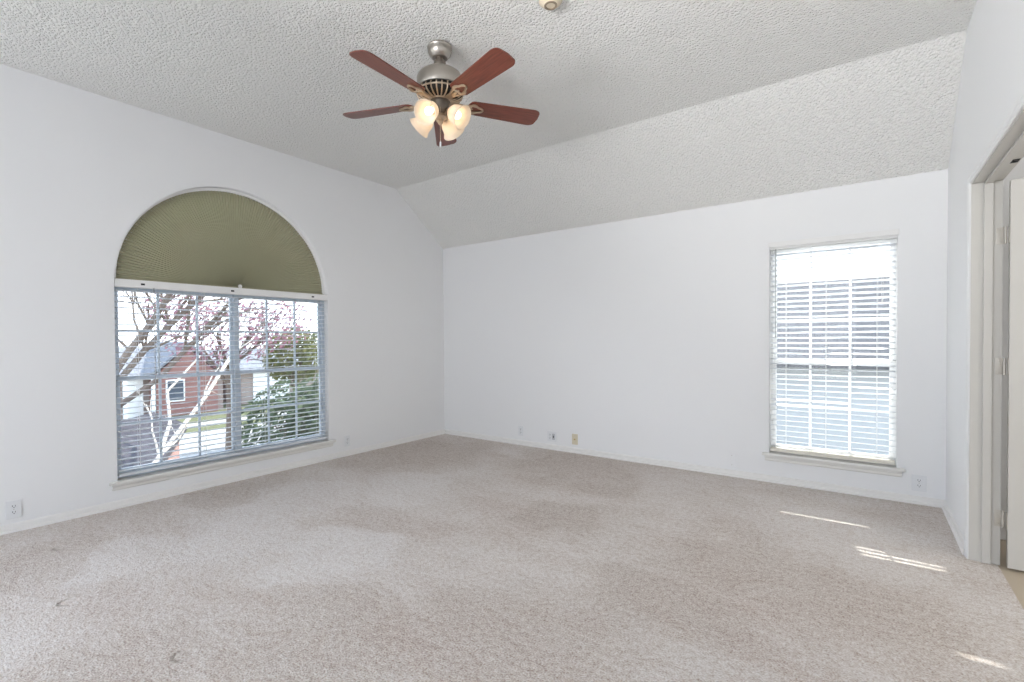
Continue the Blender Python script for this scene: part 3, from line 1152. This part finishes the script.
bb.lathe([(0.030, -0.410), (0.036, -0.418), (0.038, -0.432), (0.028, -0.444), (0.014, -0.450), (0.018, -0.458), (0.014, -0.470), (0.006, -0.476), (0, -0.484)], 28)
bb.build('light_fitter', M['antique'], fan, True)
SH0 = R(-80)
for k in range(4):
    az = SH0 + k * PI / 2
    d = Vector((math.cos(az), math.sin(az), 0))
    # arm curving out and down to the shade neck
    p0 = Vector((0, 0, -0.416)) + d * 0.026
    p3 = Vector((0, 0, -0.404)) + d * 0.064
    bb = B()
    bb.tube([p0, p0 + d * 0.02 + Vector((0, 0, 0.012)), p3 + Vector((0, 0, 0.010)) - d * 0.012, p3], 0.007, 8)
    ax = (d * 0.84 + Vector((0, 0, -0.54))).normalized()     # direction the shade opens
    q = ax.to_track_quat('Z', 'Y').to_matrix().to_4x4()
    mxs = Matrix.Translation(p3) @ q @ Matrix.Scale(1.08, 4)
    bb.lathe([(0.010, -0.010), (0.020, -0.004), (0.024, 0.006), (0.024, 0.020)], 24, mxs)
    bb.build('lamp_arm', M['antique'], fan, True)
    bb = B()
    outer = [(0.024, 0.010), (0.034, 0.018), (0.046, 0.034), (0.052, 0.054), (0.053, 0.072), (0.058, 0.090), (0.068, 0.106)]
    inner = [(r_ - 0.0035, z_ + 0.0005) for r_, z_ in reversed(outer)]
    bb.lathe(outer + inner, 36, mxs, False)
    shd = bb.build('glass_shade', M['frost'], fan, True)
    bb = B()
    bb.lathe([(0.010, 0.022), (0.014, 0.034), (0.020, 0.048), (0.023, 0.062), (0.019, 0.076), (0.010, 0.084), (0, 0.086)], 20, mxs)
    tag(bb.build('bulb', M['bulb'], shd, True), 'lit warm white bulb')
bb = B()
cpos = Vector((math.cos(R(-46.5)), math.sin(R(-46.5)), 0)) * 0.050
bb.tube([cpos + Vector((0, 0, -0.385)), cpos + Vector((0, 0, -0.60))], 0.0016, 6)
for k in range(36):
    bb.lathe([(0, 0.0026), (0.0022, 0.0014), (0.0026, 0), (0.0022, -0.0014), (0, -0.0026)], 6, Matrix.Translation(cpos + Vector((0, 0, -0.388 - k * 0.006))))
pc = bb.build('pull_chain', M['antique'], fan)
bb = B()
bb.lathe([(0.002, 0.004), (0.005, -0.004), (0.006, -0.020), (0.004, -0.030), (0, -0.032)], 12, Matrix.Translation(cpos + Vector((0, 0, -0.60))))
tag(bb.build('pull_fob', M['plate'], pc, True), 'small white pull')

# ------------------------------------------------------------------ outdoors (the room is upstairs: ground at -3 m)
G = -3.0
b = B()
b.box(-90, -0.14, -40, 60, G - 0.2, G)
struct(b.build('ground_lawn', M['lawn']), 'pale grass ground across the street', 'lawn')
b = B()
b.box(-0.14, 20, 0.14, 60, G - 0.2, G)
struct(b.build('ground_yard', M['lawn']), 'side yard below the tall window', 'lawn')
b = B()
b.box(-20.5, -12.5, -40, 60, G, G + 0.02)
struct(b.build('street', M['concrete']), 'bright concrete street below the arched window', 'street')
b = B()
b.box(-23.2, -22.2, -40, 60, G, G + 0.03)
struct(b.build('sidewalk', M['concrete']), 'pale sidewalk along the far side of the street', 'sidewalk')


def leaves(b_, c, rad, n, size, seed, hollow=0.3):
    rnd = random.Random(seed)
    for _ in range(n):
        while True:
            p = Vector((rnd.uniform(-1, 1), rnd.uniform(-1, 1), rnd.uniform(-1, 1)))
            if hollow < p.length < 1:
                break
        p = Vector((c[0] + p.x * rad[0], c[1] + p.y * rad[1], c[2] + p.z * rad[2]))
        a = Vector((rnd.gauss(0, 1), rnd.gauss(0, 1), rnd.gauss(0, 1))).normalized()
        t = a.orthogonal().normalized()
        u = a.cross(t)
        s_ = size * rnd.uniform(0.6, 1.3)
        b_.poly([p - t * s_, p + u * s_ * 0.45, p + t * s_, p - u * s_ * 0.45])
    return b_


def branchy(b_, p, d, length, r, depth, rnd, spread=0.55):
    """a recursive limb"""
    pts, rs = [Vector(p)], [r]
    q = Vector(p)
    d = Vector(d).normalized()
    for k in range(4):
        d = (d + Vector((rnd.gauss(0, .10), rnd.gauss(0, .10), rnd.gauss(0.03, .08)))).normalized()
        q = q + d * length / 4
        pts.append(q.copy())
        rs.append(r * (1 - 0.12 * (k + 1)))
    b_.tube(pts, rs, 7 if depth > 1 else 5)
    if depth > 0:
        for k in range(3 if depth > 1 else 2):
            nd_ = (d + Vector((rnd.gauss(0, spread), rnd.gauss(0, spread), rnd.gauss(0.1, spread)))).normalized()
            branchy(b_, pts[rnd.choice((2, 3, 4))], nd_, length * rnd.uniform(0.6, 0.8), rs[-1] * 0.72, depth - 1, rnd, spread)


def tree(name, base, trunk_h, r, crowns, material, n, size, seed, label, cat, bark='bark', lean=(0, 0)):
    e_ = empty(name, base)
    tag(e_, label, cat)
    bb_ = B()
    rnd = random.Random(seed)
    top = Vector((lean[0], lean[1], trunk_h))
    bb_.tube([(0, 0, -0.05), top * 0.5 + Vector((0.05, 0.03, 0)), top], [r * 1.2, r, r * 0.8], 9)
    for k in range(6):
        a = 2 * PI * k / 6 + rnd.uniform(-.3, .3)
        branchy(bb_, top * rnd.uniform(0.75, 1.0), (math.cos(a) * 0.8, math.sin(a) * 0.8, 0.9), trunk_h * 0.5, r * 0.55, 2, rnd)
    bb_.build('trunk', M[bark], e_)
    bb_ = B()
    for j, (c, rad, w) in enumerate(crowns):
        leaves(bb_, c, rad, int(n * w), size, seed * 31 + j)
    bb_.build('foliage', material, e_)
    return e_


tree('plum_tree', (-14.0, 3.6, G), 3.4, 0.13,
     [((0, -0.2, 4.6), (1.6, 2.0, 1.3), 1.0), ((0, 1.8, 4.9), (1.4, 1.3, 1.1), 0.5), ((0, -1.6, 5.2), (1.2, 1.0, .9), 0.3)], M['blossom'], 1000, 0.10, 3,
     'plum tree in pink blossom across from the arched window', 'tree')
tree('leafy_tree', (-15.5, 7.1, G), 2.6, 0.12, [((0, 0, 3.6), (1.3, 1.35, 1.25), 1.0)], M['yellow'], 1500, 0.14, 5,
     'small yellow-green tree above the hedge shrub, before the garage house', 'tree')
tree('evergreen_shrub', (-9.0, 3.2, G), 1.4, 0.08, [((0, -0.3, 1.6), (1.0, 1.3, 1.5), 1.0), ((0, .8, 2.0), (.9, 1.0, 1.2), .6)], M['dkgreen'], 1500, 0.12, 7,
     'dense green shrub below the window\'s right half', 'shrub')
# large bare tree with leaning twin limbs
e = empty('bare_tree', (-8.0, -3.6, G))
tag(e, 'big bare brown tree with leaning limbs behind the arched window', 'tree')
rnd = random.Random(12)
bb = B()
o0 = Vector((-8.0, -3.6, G))
def rel(p): return Vector(p) - o0
bb.tube([(0, 0, -0.05), rel((-8.0, -3.0, -1.6)), rel((-8, -2.0, -0.3))], [0.16, 0.13, 0.11], 10)
for pts, rr in (
        ([(-8, -2.0, -0.3), (-8, -1.5, 0.42), (-8, -1.12, 1.07), (-8, -0.75, 1.6), (-8, -0.43, 2.17), (-8, -0.23, 2.63), (-8, 0.0, 3.3)], [0.09, 0.075, 0.07, 0.065, 0.06, 0.05, 0.04]),
        ([(-8, -1.95, -0.3), (-8, -1.34, 0.40), (-8, -0.85, 1.06), (-8, -0.36, 1.61), (-8, 0.16, 2.15), (-8, 0.76, 2.72), (-8, 1.2, 3.2)], [0.08, 0.065, 0.06, 0.06, 0.055, 0.045, 0.035]),
        ([(-8, -1.34, -0.1), (-8, -0.57, 0.44), (-8, -0.07, 1.04), (-8, 0.36, 1.51), (-8, 0.99, 2.25), (-8, 1.5, 2.9)], [0.06, 0.05, 0.05, 0.045, 0.04, 0.03])):
    bb.tube([rel(p) for p in pts], rr, 9)
    for p in pts[2:]:
        for _ in range(3):
            branchy(bb, rel(p), (rnd.uniform(-.3, .3), rnd.uniform(-.4, 1), rnd.uniform(0.1, .9)), rnd.uniform(0.9, 1.5), 0.03, 2, rnd)
bb.build('trunk', M['bark'], e)
# near pale tree whose sunlit limb crosses the dark roof
e = empty('pale_tree', (-1.3, -3.9, G))
tag(e, 'pale sunlit tree limb crossing in front of the dark lower roof', 'tree')
o0 = Vector((-1.3, -3.9, G))
bb = B()
limb = [(-1.3, -3.9, G - 0.05), (-1.3, -3.7, -1.6), (-1.45, -3.25, -0.55), (-2.2, -2.55, -0.12), (-3.4, -1.55, 0.40), (-4.6, -0.65, 0.92), (-5.3, 0.05, 1.75)]
bb.tube([rel(p) for p in limb], [0.06, 0.045, 0.026, 0.024, 0.028, 0.028, 0.025], 9)
bb.tube([rel(p) for p in ((-2.2, -2.55, -0.12), (-3.0, -2.15, 0.15), (-3.8, -1.9, 0.5), (-4.4, -1.2, 1.0))], [0.025, 0.022, 0.02, 0.014], 8)
for p in limb[3:]:
    for _ in range(2):
        branchy(bb, rel(p), (rnd.uniform(-1, 0), rnd.uniform(-.2, 1), rnd.uniform(0.1, .8)), rnd.uniform(0.5, 0.9), 0.014, 1, rnd)
bb.build('trunk', M['palebark'], e)

# dark lower roof of the house just below the window
e = empty('lower_roof', (-4.5, -2.4, -1.2))
tag(e, 'dark charcoal shingle roof of a lower wing just below the arched window', 'roof')
o0 = Vector((-4.5, -2.4, -1.2))
bb = B()
A_, B_ = (-6.98, -0.44, -0.5), (-3.24, -2.25, -0.5)
C_, D_, E_ = (-2.6, -3.6, -0.5), (-5.6, -3.6, -0.5), (-8.4, -1.35, -0.5)
R1, R2_ = (-6.9, -1.05, -0.16), (-4.4, -2.75, -0.16)
top = [bb.bm.verts.new(rel(p)) for p in (A_, B_, C_, D_, E_, R1, R2_)]
low = [bb.bm.verts.new(rel((p[0], p[1], p[2] - 0.12))) for p in (A_, B_, C_, D_, E_)]
a, b_, c, d, e_, r1, r2 = top
for fc in ((a, b_, r2, r1), (b_, c, r2), (c, d, r2), (d, e_, r1, r2), (e_, a, r1)):
    bb.bm.faces.new(fc)
for i in range(5):
    bb.bm.faces.new((top[i], low[i], low[(i + 1) % 5], top[(i + 1) % 5]))
bb.bm.faces.new(low)
bb.build('shingles', M['roof'], e)
bb = B()
bb.prism([((p[0] - o0.x) * 0.86, (p[1] - o0.y) * 0.86) for p in (A_, B_, C_, D_, E_)], 'z', G - o0.z, -0.62 - o0.z)
bb.build('wing_walls', M['brick'], e)


# brick houses across the street
def gable_house(name, x, y0, y1, depth, eave, ridge, label, wallm, roofm):
    e_ = empty(name, (x, (y0 + y1) / 2, G))
    tag(e_, label, 'house')
    hw = (y1 - y0) / 2
    bb_ = B()
    bb_.box(-depth, 0, -hw, hw, 0, eave)
    bb_.build('brick_walls', wallm, e_)
    bb_ = B()
    ov = 0.45
    bb_.prism([(ov, eave - 0.12), (ov, eave), (-depth / 2, ridge), (-depth - ov, eave), (-depth - ov, eave - 0.12)], 'y', -hw - ov, hw + ov)
    bb_.build('roof', roofm, e_)
    return e_, bb_


h1, _ = gable_house('brick_house', -28.0, 1.0, 9.6, 8.0, 2.35, 3.9, 'red brick house with a front gable, seen past the bare tree', M['brick'], M['roofpale'])
bb = B()
bb.prism([(0.3, 0), (3.6, 0), (3.6, 2.35), (1.95, 3.9), (0.3, 2.35)], 'x', -3.5, 0.9)
bb.build('front_gable', M['brick'], h1)
bb = B()
bb.prism([(0.0, 2.30), (1.95, 4.05), (3.9, 2.30), (3.9, 2.45), (1.95, 4.22), (0.0, 2.45)], 'x', -3.6, 1.2)
bb.build('gable_roof', M['roofpale'], h1)
for (ya, yb, za, zb, x_) in ((0.9, 1.7, 0.9, 2.0, 0.9), (-3.4, -2.2, 0.8, 1.9, 0.0)):
    bb = B()
    bb.box(x_, x_ + 0.06, ya - 0.08, yb + 0.08, za - 0.08, zb + 0.08)
    fr_ = bb.build('window_frame', M['white'], h1)
    bb = B()
    bb.box(x_ + 0.06, x_ + 0.08, ya, yb, za, zb)
    bb.build('window_glass', M['winglass'], fr_)
bb = B()
bb.box(0, 0.08, -0.9, 0.0, 0.05, 2.1)
bb.build('front_door', M['white'], h1)
for yy in (-1.1, 0.2):
    bb = B()
    bb.box(0.9, 1.05, yy - 0.08, yy + 0.08, 0, 2.3)
    bb.build('porch_post', M['white'], h1)
h2_, _ = gable_house('garage_house', -29.0, 11.2, 18.8, 8.0, 2.3, 3.7, 'brick house with a white garage door behind the yellow-green tree', M['brick'], M['roofpale'])
bb = B()
bb.box(0, 0.06, -3.0, -0.4, 0.02, 2.1)
for k in range(1, 4):
    bb.box(0.06, 0.07, -2.95, -0.45, 2.08 * k / 4 - 0.01, 2.08 * k / 4 + 0.01)
bb.build('garage_door', M['white'], h2_)

# neighbouring house beyond the tall window
e = empty('neighbour_house', (4.0, 7.0, G))
tag(e, 'pale neighbouring house with a grey shingle roof beyond the tall window', 'house')
bb = B()
bb.box(-7, 7, 0, 7, 0, 3.75)
bb.build('siding_walls', M['siding'], e)
bb = B()
bb.prism([(-0.4, 3.65), (-0.4, 3.78), (3.5, 5.75), (7.4, 3.78), (7.4, 3.65)], 'x', -7.4, 7.4)
bb.build('roof', M['roofmid'], e)
for xx in (-3.6, 3.4):
    bb = B()
    bb.box(xx - 0.55, xx + 0.55, -0.05, 0, 1.9, 3.3)
    fr_ = bb.build('window_frame', M['white'], e)
    bb = B()
    bb.box(xx - 0.47, xx + 0.47, -0.06, -0.05, 1.98, 3.22)
    bb.build('window_glass', M['winglass'], fr_)
